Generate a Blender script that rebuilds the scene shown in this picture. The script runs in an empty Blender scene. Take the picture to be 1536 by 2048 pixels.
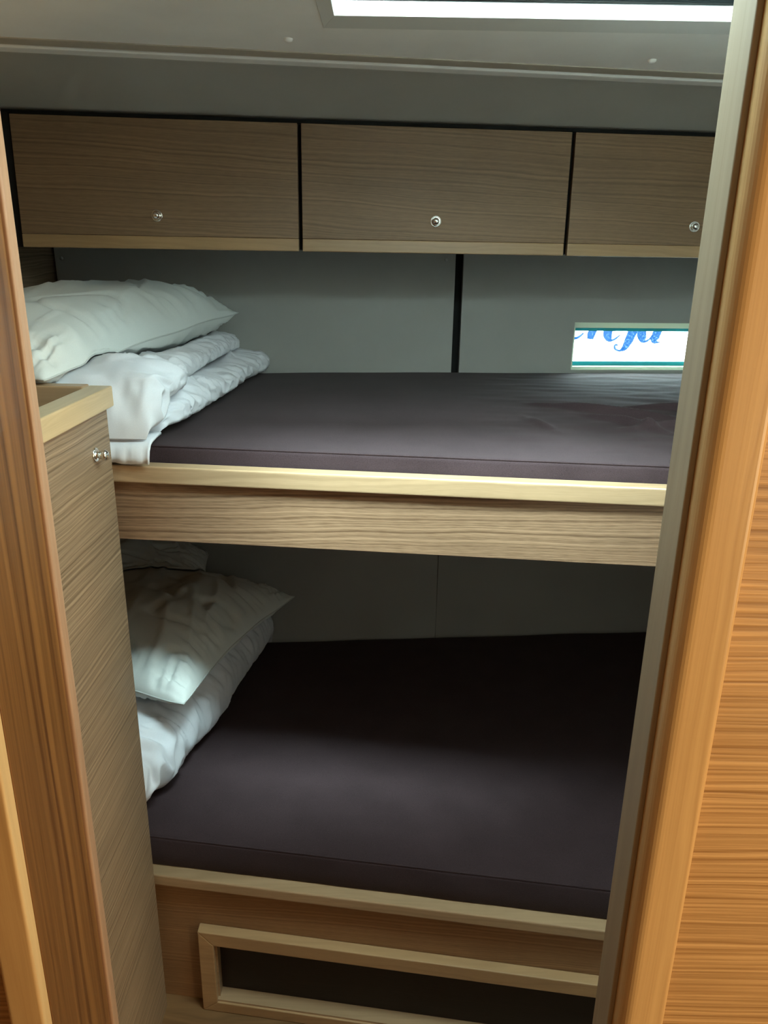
import bpy, bmesh, math, random
from mathutils import Vector, Matrix, noise
random.seed(3)
PI = math.pi
S = bpy.context.scene
COL = S.collection

# ------------------------------------------------------------------ camera
CAM_F, CAM_P, CAM_R = 1520.0, math.radians(18.5), math.radians(0.9)
cd = bpy.data.cameras.new('camera'); cam = bpy.data.objects.new('camera', cd); COL.objects.link(cam)
F_ = Vector((0, math.cos(CAM_P), -math.sin(CAM_P)))
U0 = Vector((0, math.sin(CAM_P), math.cos(CAM_P))); R0 = Vector((1, 0, 0))
R_ = R0*math.cos(CAM_R) + U0*math.sin(CAM_R); U_ = -R0*math.sin(CAM_R) + U0*math.cos(CAM_R)
M = Matrix((R_, U_, -F_)).transposed().to_4x4(); M.translation = Vector((0, 0, 1.5))
cam.matrix_world = M
cd.sensor_fit = 'VERTICAL'; cd.sensor_height = 24.0; cd.lens = CAM_F/2048*24.0
cd.clip_start = 0.02; cd.clip_end = 200
S.camera = cam

# ------------------------------------------------------------------ light
S.view_settings.view_transform = 'Standard'; S.view_settings.look = 'None'
S.view_settings.gamma = 1; S.view_settings.use_curve_mapping = False
S.view_settings.exposure = 0.0
W = bpy.data.worlds.new('overcast_sky'); S.world = W; W.use_nodes = True
wn = W.node_tree.nodes['Background']; wn.inputs[0].default_value = (0.97, 0.985, 0.94, 1); wn.inputs[1].default_value = 30

def area(name, loc, target, sx, sy, power, color, portal=False, spread=180):
    l = bpy.data.lights.new(name, 'AREA'); l.shape = 'RECTANGLE'; l.size = sx; l.size_y = sy
    l.energy = power; l.color = color; l.spread = math.radians(spread)
    o = bpy.data.objects.new(name, l); COL.objects.link(o); o.location = loc
    d = Vector(target) - Vector(loc)
    o.rotation_euler = d.to_track_quat('-Z', 'Y').to_euler()
    if portal: l.cycles.is_portal = True
    return o
# daylight is let in through the two real openings (portals only guide the sampling)
area('hatch_portal', (0.25, 0.93, 1.885), (0.25, 0.93, 0), 0.68, 0.60, 1, (1, 1, 1), True)
area('port_portal', (0.72, 2.20, 1.285), (0.70, 1.0, 1.285), 0.56, 0.14, 1, (1, 1, 1), True)
# brightest part of the overcast sky, a broad veiled sun above and behind the photographer
sl = bpy.data.lights.new('veiled_sun', 'SUN'); sl.energy = 17.0; sl.angle = math.radians(20); sl.color = (0.93, 1.0, 0.99)
so = bpy.data.objects.new('veiled_sun', sl); COL.objects.link(so); so.location = (0.4, -2, 5)
so.rotation_euler = Vector((-0.24, 0.57, -1.0)).to_track_quat('-Z', 'Y').to_euler()
# the saloon's warm light, to the right behind the photographer
area('saloon_lamp', (1.48, -0.50, 1.15), (0.0, 0.58, 1.1), 0.40, 0.9, 30, (1.0, 0.77, 0.45))

# ------------------------------------------------------------------ materials
MATS = {}
def new_mat(name):
    m = bpy.data.materials.new(name); m.use_nodes = True
    n = m.node_tree.nodes; l = m.node_tree.links
    return m, n, l, n['Principled BSDF']
def N(n, t, **k):
    x = n.new(t)
    for a, b in k.items(): setattr(x, a, b)
    return x
def ramp(n, stops):
    r = n.new('ShaderNodeValToRGB'); e = r.color_ramp.elements
    while len(e) < len(stops): e.new(0.5)
    for i, (p, c) in enumerate(stops):
        e[i].position = p; e[i].color = (*c, 1) if len(c) == 3 else c
    return r

def wood(name, axis, dark, light, period=0.005, contrast=1.0, rough=0.45, bump=0.25, wob=0.010):
    """axis: direction the grain runs; bands stack along z for X/Y grain, along x and y for Z grain"""
    m, n, l, b = new_mat(name)
    g = N(n, 'ShaderNodeNewGeometry')
    mp = N(n, 'ShaderNodeMapping'); l.new(g.outputs['Position'], mp.inputs[0])
    sc = {'X': (1.2, 5, 7), 'Y': (5, 1.2, 7), 'Z': (9, 9, 1.0)}[axis]
    mp.inputs['Scale'].default_value = sc
    n1 = N(n, 'ShaderNodeTexNoise'); n1.inputs['Scale'].default_value = 1.6; n1.inputs['Detail'].default_value = 3
    l.new(mp.outputs[0], n1.inputs[0])
    # stacking coordinate, bent by the slow noise
    sp = N(n, 'ShaderNodeSeparateXYZ'); l.new(g.outputs['Position'], sp.inputs[0])
    if axis == 'Z':
        ad = N(n, 'ShaderNodeMath', operation='ADD'); l.new(sp.outputs[0], ad.inputs[0]); l.new(sp.outputs[1], ad.inputs[1]); co = ad.outputs[0]
    else:
        a2 = N(n, 'ShaderNodeMath', operation='MULTIPLY_ADD')
        l.new(sp.outputs[1 if axis == 'X' else 0], a2.inputs[0]); a2.inputs[1].default_value = 0.35; l.new(sp.outputs[2], a2.inputs[2]); co = a2.outputs[0]
    ma = N(n, 'ShaderNodeMath', operation='MULTIPLY_ADD'); l.new(n1.outputs[0], ma.inputs[0])
    ma.inputs[1].default_value = wob*9; l.new(co, ma.inputs[2])
    cb = N(n, 'ShaderNodeCombineXYZ'); l.new(ma.outputs[0], cb.inputs[2])
    w = N(n, 'ShaderNodeTexNoise'); w.inputs['Scale'].default_value = 1.0/period; w.inputs['Detail'].default_value = 2.0; w.inputs['Roughness'].default_value = 0.55
    l.new(cb.outputs[0], w.inputs[0])
    # fine fibres
    mp2 = N(n, 'ShaderNodeMapping'); l.new(g.outputs['Position'], mp2.inputs[0])
    mp2.inputs['Scale'].default_value = {'X': (9, 420, 620), 'Y': (420, 9, 620), 'Z': (520, 520, 7)}[axis]
    n2 = N(n, 'ShaderNodeTexNoise'); n2.inputs['Scale'].default_value = 1.0; n2.inputs['Detail'].default_value = 2
    l.new(mp2.outputs[0], n2.inputs[0])
    mx = N(n, 'ShaderNodeMath', operation='MULTIPLY_ADD'); l.new(n2.outputs[0], mx.inputs[0]); mx.inputs[1].default_value = 0.30; l.new(w.outputs[0], mx.inputs[2])
    c0 = 0.5 + 0.15
    r = ramp(n, [(c0-0.20/contrast, dark), (c0+0.16/contrast, light)]); l.new(mx.outputs[0], r.inputs[0])
    # large tone drift
    n3 = N(n, 'ShaderNodeTexNoise'); n3.inputs['Scale'].default_value = 2.2; l.new(mp.outputs[0], n3.inputs[0])
    hv = N(n, 'ShaderNodeHueSaturation'); l.new(r.outputs[0], hv.inputs['Color'])
    mr = N(n, 'ShaderNodeMapRange'); mr.inputs[1].default_value = .3; mr.inputs[2].default_value = .7; mr.inputs[3].default_value = 0.90; mr.inputs[4].default_value = 1.08
    l.new(n3.outputs[0], mr.inputs[0]); l.new(mr.outputs[0], hv.inputs['Value'])
    l.new(hv.outputs[0], b.inputs['Base Color']); b.inputs['Roughness'].default_value = rough
    bp = N(n, 'ShaderNodeBump'); bp.inputs['Strength'].default_value = bump; bp.inputs['Distance'].default_value = 0.0012
    l.new(mx.outputs[0], bp.inputs['Height']); l.new(bp.outputs[0], b.inputs['Normal'])
    MATS[name] = m; return m

LD, LL = (0.150, 0.082, 0.043), (0.35, 0.213, 0.124)
wood('larch_x', 'X', LD, LL, 0.0046, 1.25, 0.5, 0.5, 0.0035)
wood('larch_y', 'Y', (0.144, 0.094, 0.053), (0.328, 0.230, 0.144), 0.0050, 1.25, 0.5, 0.7, 0.004)
wood('larch_locker', 'X', (0.143, 0.082, 0.038), (0.258, 0.153, 0.078), 0.0045, 1.1, 0.55, 0.35, 0.0035)
wood('larch_bulkhead', 'X', (0.25, 0.122, 0.036), (0.58, 0.355, 0.155), 0.0052, 1.0, 0.45, 0.8, 0.0035)
wood('larch_warmlit', 'X', (0.22, 0.110, 0.046), (0.37, 0.205, 0.095), 0.0045, 1.0, 0.5, 0.3, 0.0035)  # warm light from saloon and floor put into the wood colour
wood('solid_warmlit', 'X', (0.40, 0.245, 0.118), (0.50, 0.315, 0.158), 0.009, 0.9, 0.32, 0.06)  # frame wood, the saloon's warm light tinted into its colour
wood('solid_x', 'X', (0.36, 0.235, 0.128), (0.47, 0.315, 0.182), 0.009, 0.9, 0.32, 0.06)
wood('solid_locker', 'X', (0.306, 0.184, 0.086), (0.378, 0.234, 0.113), 0.009, 0.9, 0.4, 0.06)
wood('solid_y', 'Y', (0.448, 0.320, 0.168), (0.560, 0.416, 0.240), 0.009, 0.9, 0.32, 0.06)
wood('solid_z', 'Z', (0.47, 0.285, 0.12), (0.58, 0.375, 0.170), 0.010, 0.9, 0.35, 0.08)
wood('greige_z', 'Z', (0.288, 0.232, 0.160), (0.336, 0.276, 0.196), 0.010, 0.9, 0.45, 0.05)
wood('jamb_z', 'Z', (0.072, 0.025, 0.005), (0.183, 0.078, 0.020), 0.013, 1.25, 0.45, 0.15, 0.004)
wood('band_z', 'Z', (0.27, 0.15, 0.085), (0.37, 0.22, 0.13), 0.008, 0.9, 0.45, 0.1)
wood('sole_x', 'X', (0.15, 0.080, 0.032), (0.24, 0.13, 0.055), 0.012, 1.0, 0.4, 0.1)
wood('opening_shade', 'X', (0.007, 0.0035, 0.002), (0.018, 0.0095, 0.006), 0.005, 1.0, 0.6, 0.3)

def plain(name, col, rough=0.5, metal=0.0, noise_amt=0.0, nscale=40, bump=0.0, bscale=400, bdist=0.0005):
    m, n, l, b = new_mat(name)
    b.inputs['Roughness'].default_value = rough; b.inputs['Metallic'].default_value = metal
    g = N(n, 'ShaderNodeNewGeometry')
    if noise_amt:
        t = N(n, 'ShaderNodeTexNoise'); t.inputs['Scale'].default_value = nscale; t.inputs['Detail'].default_value = 4
        l.new(g.outputs['Position'], t.inputs[0])
        r = ramp(n, [(0.3, tuple(c*(1-noise_amt) for c in col)), (0.7, tuple(min(1, c*(1+noise_amt)) for c in col))])
        l.new(t.outputs[0], r.inputs[0]); l.new(r.outputs[0], b.inputs['Base Color'])
    else: b.inputs['Base Color'].default_value = (*col, 1)
    if bump:
        t2 = N(n, 'ShaderNodeTexNoise'); t2.inputs['Scale'].default_value = bscale; t2.inputs['Detail'].default_value = 3
        l.new(g.outputs['Position'], t2.inputs[0])
        bp = N(n, 'ShaderNodeBump'); bp.inputs['Strength'].default_value = bump; bp.inputs['Distance'].default_value = bdist
        l.new(t2.outputs[0], bp.inputs['Height']); l.new(bp.outputs[0], b.inputs['Normal'])
    MATS[name] = m; return m
plain('headliner', (0.90, 0.88, 0.83), 0.6, 0, 0.05, 6, 0.3, 500)
plain('liner_vinyl', (0.40, 0.385, 0.34), 0.75, 0, 0.05, 5, 0.4, 600)
plain('wall_vinyl', (0.351, 0.347, 0.320), 0.7, 0, 0.05, 5, 0.3, 600)
plain('ceiling_edge_shade', (0.46, 0.41, 0.33), 0.6, 0, 0.05, 20)
plain('white_plastic', (0.88, 0.87, 0.83), 0.4, 0, 0.02, 10)
plain('hatch_plastic', (0.70, 0.69, 0.64), 0.45, 0, 0.02, 10)
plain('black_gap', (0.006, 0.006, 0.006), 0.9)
m, n, l, b = new_mat('port_frame'); MATS['port_frame'] = m      # pale translucent liner, glows where daylight strikes it from outside
b.inputs['Base Color'].default_value = (.80, .86, .74, 1); b.inputs['Roughness'].default_value = .4
tl = N(n, 'ShaderNodeBsdfTranslucent'); tl.inputs[0].default_value = (.78, .86, .72, 1)
mx = N(n, 'ShaderNodeMixShader'); mx.inputs[0].default_value = .45
l.new(b.outputs[0], mx.inputs[1]); l.new(tl.outputs[0], mx.inputs[2]); l.new(mx.outputs[0], n['Material Output'].inputs['Surface'])
plain('gasket', (0.01, 0.40, 0.47), 0.4)  # teal brightened to stand for daylight glowing through the seal
plain('lid_black', (0.02, 0.03, 0.033), 0.35)
plain('blind_cloth', (0.06, 0.085, 0.09), 0.8, 0, 0.2, 60)
plain('chrome', (0.78, 0.77, 0.74), 0.12, 1.0)
plain('gelcoat', (0.86, 0.88, 0.88), 0.3)
plain('water', (0.05, 0.10, 0.11), 0.15, 0, 0.3, 2, 0.6, 4, 0.05)
plain('seam_thread', (0.55, 0.57, 0.55), 0.8)
plain('thread', (0.030, 0.022, 0.026), 0.9)
plain('navy_thread', (0.02, 0.03, 0.10), 0.8)

def fabric(name, c0, c1, weave=1400, bump=0.4, rough=0.9, sheen=0.3, mott=14):
    m, n, l, b = new_mat(name)
    g = N(n, 'ShaderNodeNewGeometry')
    t = N(n, 'ShaderNodeTexNoise'); t.inputs['Scale'].default_value = mott; t.inputs['Detail'].default_value = 5
    l.new(g.outputs['Position'], t.inputs[0])
    t2 = N(n, 'ShaderNodeTexNoise'); t2.inputs['Scale'].default_value = weave; t2.inputs['Detail'].default_value = 1
    l.new(g.outputs['Position'], t2.inputs[0])
    mm = N(n, 'ShaderNodeMath', operation='MULTIPLY_ADD'); l.new(t2.outputs[0], mm.inputs[0]); mm.inputs[1].default_value = 1.0; mt = N(n, 'ShaderNodeMath', operation='MULTIPLY_ADD'); l.new(t.outputs[0], mt.inputs[0]); mt.inputs[1].default_value = 0.35; mt.inputs[2].default_value = 0.325; l.new(mt.outputs[0], mm.inputs[2])
    r = ramp(n, [(0.75, c0), (1.25, c1)]); 
    r.color_ramp.elements[1].position = 1.0; r.color_ramp.elements[0].position = 0.6
    h = N(n, 'ShaderNodeMath', operation='MULTIPLY'); l.new(mm.outputs[0], h.inputs[0]); h.inputs[1].default_value = 0.8
    l.new(h.outputs[0], r.inputs[0]); l.new(r.outputs[0], b.inputs['Base Color'])
    b.inputs['Roughness'].default_value = rough
    b.inputs['Sheen Weight'].default_value = sheen; b.inputs['Sheen Roughness'].default_value = 0.5
    b.inputs['Specular IOR Level'].default_value = 0.15
    bp = N(n, 'ShaderNodeBump'); bp.inputs['Strength'].default_value = bump; bp.inputs['Distance'].default_value = 0.0005
    l.new(t2.outputs[0], bp.inputs['Height']); l.new(bp.outputs[0], b.inputs['Normal'])
    MATS[name] = m; return m
fabric('brown_cloth', (0.0289, 0.0172, 0.0187), (0.0585, 0.0359, 0.0390), 1100, 0.5, 0.9, 0.06)
fabric('pillow_cloth', (0.669, 0.695, 0.669), (0.722, 0.748, 0.713), 900, 0.12, 0.8, 0.1, 8)
fabric('duvet_cloth', (0.686, 0.695, 0.730), (0.739, 0.748, 0.783), 900, 0.12, 0.75, 0.1, 8)

def glass_mat(name, tint, gloss=0.06):
    m, n, l, b = new_mat(name)
    n.remove(b)
    tr = N(n, 'ShaderNodeBsdfTransparent'); tr.inputs[0].default_value = (*tint, 1)
    gl = N(n, 'ShaderNodeBsdfGlossy'); gl.inputs['Roughness'].default_value = 0.02
    mx = N(n, 'ShaderNodeMixShader'); mx.inputs[0].default_value = gloss
    l.new(tr.outputs[0], mx.inputs[1]); l.new(gl.outputs[0], mx.inputs[2])
    l.new(mx.outputs[0], n['Material Output'].inputs['Surface'])
    MATS[name] = m
glass_mat('port_glass', (0.86, 0.97, 1.0))
glass_mat('hatch_glass', (0.86, 0.98, 1.0))

# weathered blue script ink
m, n, l, b = new_mat('blue_ink')
g = N(n, 'ShaderNodeNewGeometry'); t = N(n, 'ShaderNodeTexNoise'); t.inputs['Scale'].default_value = 140; t.inputs['Detail'].default_value = 3
l.new(g.outputs['Position'], t.inputs[0])
r = ramp(n, [(0.52, (0.003, 0.014, 0.042)), (0.70, (0.03, 0.055, 0.09))]); l.new(t.outputs[0], r.inputs[0]); l.new(r.outputs[0], b.inputs['Base Color'])
b.inputs['Roughness'].default_value = 0.8; b.inputs['Specular IOR Level'].default_value = 0.0; MATS['blue_ink'] = m

# ------------------------------------------------------------------ helpers
def link(name, bm, mat, parent=None, smooth=False, loc=(0, 0, 0)):
    """mesh coordinates are given in the world; the origin goes to loc (or the parent's place)"""
    org = Vector(parent['org']) if parent is not None else Vector(loc)
    bmesh.ops.recalc_face_normals(bm, faces=bm.faces)
    bmesh.ops.translate(bm, verts=bm.verts, vec=-org)
    me = bpy.data.meshes.new(name); bm.to_mesh(me); bm.free()
    me.materials.append(MATS[mat])
    for p in me.polygons: p.use_smooth = smooth
    o = bpy.data.objects.new(name, me); COL.objects.link(o)
    if parent is not None:
        o.parent = parent
    else: o.location = org
    o['org'] = tuple(org)
    return o
def thing(name, label, cat, loc, group=None):
    o = bpy.data.objects.new(name, None); COL.objects.link(o); o.location = loc; o['org'] = tuple(loc)
    o.empty_display_size = 0.05
    if label: o['label'] = label
    if cat: o['category'] = cat
    if group: o['group'] = group
    return o
def tag(o, label, cat, group=None):
    o['label'] = label; o['category'] = cat
    if group: o['group'] = group
    return o
def structure(o): o['kind'] = 'structure'; return o

def hexa(bm, c, bev=0.0, seg=2):
    """c: 8 corners, bottom four (ccw) then top four"""
    vs = [bm.verts.new(Vector(p)) for p in c]
    fs = [bm.faces.new([vs[i] for i in q]) for q in ((3, 2, 1, 0), (4, 5, 6, 7), (0, 1, 5, 4), (1, 2, 6, 5), (2, 3, 7, 6), (3, 0, 4, 7))]
    if bev:
        es = set(e for f in fs for e in f.edges)
        bmesh.ops.bevel(bm, geom=list(es), offset=bev, segments=seg, profile=0.6, affect='EDGES')
def box(bm, x0, x1, y0, y1, z0, z1, bev=0.0, seg=2):
    hexa(bm, [(x0, y0, z0), (x1, y0, z0), (x1, y1, z0), (x0, y1, z0), (x0, y0, z1), (x1, y0, z1), (x1, y1, z1), (x0, y1, z1)], bev, seg)
def lbox(bm, line, x0, x1, d0, d1, z0, z1, bev=0.0, seg=2):
    """box following a slanting line y = line(x), from offset d0 to d1"""
    a0, a1 = line(x0), line(x1)
    hexa(bm, [(x0, a0+d0, z0), (x1, a1+d0, z0), (x1, a1+d1, z0), (x0, a0+d1, z0), (x0, a0+d0, z1), (x1, a1+d0, z1), (x1, a1+d1, z1), (x0, a0+d1, z1)], bev, seg)
def B(): return bmesh.new()
def tube(bm, pts, r, seg=8, cap=True):
    rings = []
    for i, p in enumerate(pts):
        p = Vector(p); a = Vector(pts[max(0, i-1)]); c = Vector(pts[min(len(pts)-1, i+1)])
        d = (c-a).normalized(); q = d.orthogonal().normalized()
        if abs(d.z) < 0.95: q = d.cross(Vector((0, 0, 1))).normalized()
        w = d.cross(q)
        rings.append([bm.verts.new(p + r*(q*math.cos(2*PI*k/seg) + w*math.sin(2*PI*k/seg))) for k in range(seg)])
    for i in range(len(rings)-1):
        for k in range(seg):
            bm.faces.new([rings[i][k], rings[i][(k+1) % seg], rings[i+1][(k+1) % seg], rings[i+1][k]])
    if cap: bm.faces.new(rings[0]); bm.faces.new(rings[-1])
def lathe(bm, prof, origin, axis, seg=28):
    """prof: (radius, distance along axis)"""
    origin = Vector(origin); axis = Vector(axis).normalized(); q = axis.orthogonal().normalized(); w = axis.cross(q)
    rings = [[bm.verts.new(origin + axis*h + max(r, 1e-5)*(q*math.cos(2*PI*k/seg)+w*math.sin(2*PI*k/seg))) for k in range(seg)] for r, h in prof]
    for i in range(len(rings)-1):
        for k in range(seg): bm.faces.new([rings[i][k], rings[i][(k+1) % seg], rings[i+1][(k+1) % seg], rings[i+1][k]])
    bm.faces.new(rings[0]); bm.faces.new(rings[-1])

# guiding lines of the cabin (the hull side runs away to the right, the berths run nearer)
def Fl(x): return 1.156 - 0.100*x          # face of the upper berth
def Gl(x): return 1.141 - 0.135*x          # face of the lower berth
def Bl(x): return 2.05 + 0.095*x           # wall against the hull
def Ll(x): return 1.745 + 0.105*x          # faces of the lockers
def Tl(x): return 1.442 + 0.140*(x+0.652)  # seam where the headliner ends
XL, XR = -0.83, 0.98
ZC = 1.82

# ------------------------------------------------------------------ structure
bm = B(); box(bm, -1.4, 1.6, -2.4, 1.9, -0.06, 0.0); structure(link('floor', bm, 'sole_x'))

# hatch opening numbers
HX0, HX1, HY0, HY1 = -0.080, 0.58, 0.645, 1.222
# cabin ceiling with the hatch opening, up to the seam
bm = B(); qx0, qx1, qy0, qy1 = HX0-.0125, HX1+.0125, HY0-.0125, HY1+.0125
box(bm, XL-.04, qx0, 0.60, 1.30, ZC, ZC+.03); box(bm, qx1, XR+.04, 0.60, 1.30, ZC, ZC+.03)
box(bm, qx0, qx1, 0.60, qy0, ZC, ZC+.03); box(bm, qx0, qx1, qy1, 1.30, ZC, ZC+.03)
x0, x1 = XL-.04, XR+.04
hexa(bm, [(x0, 1.30, ZC), (x1, 1.30, ZC), (x1, Tl(x1)-.082, ZC), (x0, Tl(x0)-.082, ZC), (x0, 1.30, ZC+.03), (x1, 1.30, ZC+.03), (x1, Tl(x1)-.082, ZC+.03), (x0, Tl(x0)-.082, ZC+.03)])
structure(link('ceiling', bm, 'headliner'))
# edge strip tanned for its shaded curve, groove, bead whitened where it catches light
bm = B(); lbox(bm, Tl, x0, x1, -.083, -.043, ZC-.002, ZC+.03, 0.002); structure(link('trim_1', bm, 'ceiling_edge_shade'))
bm = B(); lbox(bm, Tl, x0, x1, -.043, -.034, ZC+.010, ZC+.03); structure(link('trim_2', bm, 'black_gap'))
bm = B(); lbox(bm, Tl, x0, x1, -.034, .004, ZC-.004, ZC+.03, 0.006, 3); structure(link('trim_3', bm, 'white_plastic'))
# sloping headliner from the bead down to the lockers, gently arched
bm = B(); nx, ny = 24, 14; top = []; bot = []
for i in range(nx+1):
    x = x0+(x1-x0)*i/nx; ra = []; rb = []
    for j in range(ny+1):
        s = j/ny; y0_, y1_ = Tl(x)+.002, Ll(x)+.02
        y = y0_+(y1_-y0_)*s; z = ZC-.001-(ZC-1.7675)*(s**1.5)
        ra.append(bm.verts.new((x, y, z))); rb.append(bm.verts.new((x, y, ZC+.03)))
    top.append(ra); bot.append(rb)
for i in range(nx):
    for j in range(ny):
        bm.faces.new([top[i][j], top[i+1][j], top[i+1][j+1], top[i][j+1]])
        bm.faces.new([bot[i][j], bot[i][j+1], bot[i+1][j+1], bot[i+1][j]])
for i in range(nx):
    bm.faces.new([top[i][0], bot[i][0], bot[i+1][0], top[i+1][0]]); bm.faces.new([top[i][ny], top[i+1][ny], bot[i+1][ny], bot[i][ny]])
for j in range(ny):
    bm.faces.new([top[0][j], top[0][j+1], bot[0][j+1], bot[0][j]]); bm.faces.new([top[nx][j], bot[nx][j], bot[nx][j+1], top[nx][j+1]])
structure(link('ceiling_slope', bm, 'liner_vinyl', smooth=True))
# roof over the lockers, closes the cabin
bm = B(); lbox(bm, Ll, x0, x1, .02, .55, 1.80, 1.85); structure(link('ceiling_rear', bm, 'headliner'))

# end bulkheads of the cabin
bm = B(); box(bm, XL-.03, XL, 0.72, 2.3, 0, 1.85); structure(link('wall_left', bm, 'larch_y'))
bm = B(); box(bm, XR, XR+.03, 0.62, 2.3, 0, 1.85); structure(link('wall_right', bm, 'white_plastic'))  # out of view, made white to bounce light onto the ceiling
bm = B(); box(bm, 0.300, XR-.001, 0.6225, 0.632, 0.001, 1.818); structure(link('wall_bounce_lining', bm, 'white_plastic'))  # unseen white lining, added to bounce hatch light onto the ceiling

# hull side: dark core, pale panels, a black gap, port opening in the right panel
PX0, PX1, PZ0, PZ1 = 0.504, 0.94, 1.217, 1.343
SEAM = 0.185
bm = B(); lbox(bm, Bl, XL, PX0-.01, .03, .10, 0, 1.85); lbox(bm, Bl, PX1+.01, XR, .03, .10, 0, 1.85)
lbox(bm, Bl, PX0-.01, PX1+.01, .03, .10, 0, PZ0-.01); lbox(bm, Bl, PX0-.01, PX1+.01, .03, .10, PZ1+.01, 1.85)
structure(link('wall_back', bm, 'black_gap'))
bm = B(); lbox(bm, Bl, XL+.008, SEAM-.010, .0, .029, 1.06, 1.80, .0015); structure(link('wall_back_left', bm, 'wall_vinyl'))
bm = B()
lbox(bm, Bl, SEAM+.011, PX0, .0, .029, 1.06, 1.80); lbox(bm, Bl, PX1, XR, .0, .029, 1.06, 1.80)
lbox(bm, Bl, PX0, PX1, .0, .029, 1.06, PZ0); lbox(bm, Bl, PX0, PX1, .0, .029, PZ1, 1.80)
bmesh.ops.remove_doubles(bm, verts=bm.verts, dist=1e-5)
structure(link('wall_back_right', bm, 'wall_vinyl'))
bm = B(); lbox(bm, Bl, XL+.002, .1605, .0, .029, 0.30, 1.05, .0008); lbox(bm, Bl, .1615, XR, .0, .029, 0.30, 1.05, .0008)
structure(link('wall_back_lower', bm, 'wall_vinyl'))

# bulkhead around the doorway
DY = 0.580
bm = B(); box(bm, 0.268, 1.6, DY, 0.622, 0, 1.84); structure(link('wall_front_right', bm, 'larch_bulkhead'))
bm = B(); box(bm, -1.4, -0.350, DY, 0.712, 0, 1.84); structure(link('wall_front_left', bm, 'larch_bulkhead'))
bm = B(); box(bm, -0.350, 0.268, DY, 0.622, 1.78, 1.84); structure(link('wall_front_top', bm, 'larch_bulkhead'))
# door frame
d = thing('door_1', None, None, (-0.04, DY, 0)); d['kind'] = 'structure'
def rounded_post(bm, x0, x1, y0, y1, z0, z1, r00, r10, r11, r01, seg=8):
    pts = []
    for (cx, cy, r, a) in ((x0+r00, y0+r00, r00, PI), (x1-r10, y0+r10, r10, 1.5*PI), (x1-r11, y1-r11, r11, 0), (x0+r01, y1-r01, r01, .5*PI)):
        for k in range(seg+1):
            t = a+k/seg*PI/2; pts.append((cx+r*math.cos(t), cy+r*math.sin(t)))
    lo = [bm.verts.new((p[0], p[1], z0)) for p in pts]; hi = [bm.verts.new((p[0], p[1], z1)) for p in pts]
    k = len(pts)
    for i in range(k): bm.faces.new([lo[i], lo[(i+1) % k], hi[(i+1) % k], hi[i]])
    bm.faces.new(lo[::-1]); bm.faces.new(hi)
bm = B(); rounded_post(bm, 0.2455, 0.2905, 0.563, 0.6235, 0, 1.79, .013, .006, .001, .001); o = link('door_jamb', bm, 'solid_z', d, smooth=False)
o['label'] = 'pale rounded post on the right of the doorway'
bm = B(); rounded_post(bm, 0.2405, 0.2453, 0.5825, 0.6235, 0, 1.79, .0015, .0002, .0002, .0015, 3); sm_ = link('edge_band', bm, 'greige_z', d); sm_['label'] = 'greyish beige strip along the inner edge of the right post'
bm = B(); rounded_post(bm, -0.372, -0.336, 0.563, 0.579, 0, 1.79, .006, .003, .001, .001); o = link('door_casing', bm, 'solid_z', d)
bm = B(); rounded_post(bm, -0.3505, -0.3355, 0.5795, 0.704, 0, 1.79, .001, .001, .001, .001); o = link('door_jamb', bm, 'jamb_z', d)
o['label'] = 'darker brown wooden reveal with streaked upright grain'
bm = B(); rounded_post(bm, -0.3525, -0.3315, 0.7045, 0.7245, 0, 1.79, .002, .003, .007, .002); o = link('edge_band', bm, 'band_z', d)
bm = B(); box(bm, -0.372, 0.2905, 0.563, 0.6235, 1.7905, 1.8395, .003); link('door_head', bm, 'solid_x', d)

# saloon around the photographer (lights the foreground with real bounce)
bm = B(); box(bm, -1.43, -1.4, -2.4, 0.712, 0, 1.84); structure(link('wall_saloon_left', bm, 'larch_bulkhead'))
bm = B(); box(bm, 1.6, 1.63, -2.4, 0.622, 0, 1.84); structure(link('wall_saloon_right', bm, 'larch_bulkhead'))
bm = B(); box(bm, -1.4, 1.6, -2.43, -2.4, 0, 1.84); structure(link('wall_saloon_rear', bm, 'larch_bulkhead'))
bm = B(); box(bm, -1.43, 1.63, -2.43, 0.60, 1.8405, 1.852); structure(link('ceiling_saloon', bm, 'headliner'))

# ------------------------------------------------------------------ roof hatch
w2 = thing('window_2', None, None, (0.25, 0.97, ZC)); w2['kind'] = 'structure'
bm = B(); t = 0.065; z0, z1 = ZC-.0016, ZC-.0004     # mitred flange under the ceiling
def mitre(bm, a, bq, c, dq, z0, z1):
    hexa(bm, [(*a, z0), (*bq, z0), (*c, z0), (*dq, z0), (*a, z1), (*bq, z1), (*c, z1), (*dq, z1)], .0003, 1)
ox0, ox1, oy0, oy1 = HX0-.020, HX1+.02, HY0-.02, HY1+.062
mitre(bm, (HX0, HY1), (HX1, HY1), (ox1, oy1), (ox0, oy1), z0, z1)
mitre(bm, (ox0, oy0), (ox1, oy0), (HX1, HY0), (HX0, HY0), z0, z1)
mitre(bm, (ox0, oy0), (HX0, HY0), (HX0, HY1), (ox0, oy1), z0, z1)
mitre(bm, (HX1, HY0), (ox1, oy0), (ox1, oy1), (HX1, HY1), z0, z1)
link('window_frame', bm, 'hatch_plastic', w2)
bm = B(); h1 = ZC+.0345
box(bm, HX0-.012, HX1+.012, HY1, HY1+.012, ZC-.0004, h1); box(bm, HX0-.012, HX1+.012, HY0-.012, HY0, ZC-.0004, h1)
box(bm, HX0-.012, HX0, HY0, HY1, ZC-.0004, h1); box(bm, HX1, HX1+.012, HY0, HY1, ZC-.0004, h1)
link('upstand', bm, 'white_plastic', w2)
bm = B(); q = .030; za, zb = ZC+.035, ZC+.050
box(bm, HX0-.012, HX1+.012, HY1, HY1+.012, za, zb); box(bm, HX0-.012, HX1+.012, HY0-.012, HY0, za, zb)
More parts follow.
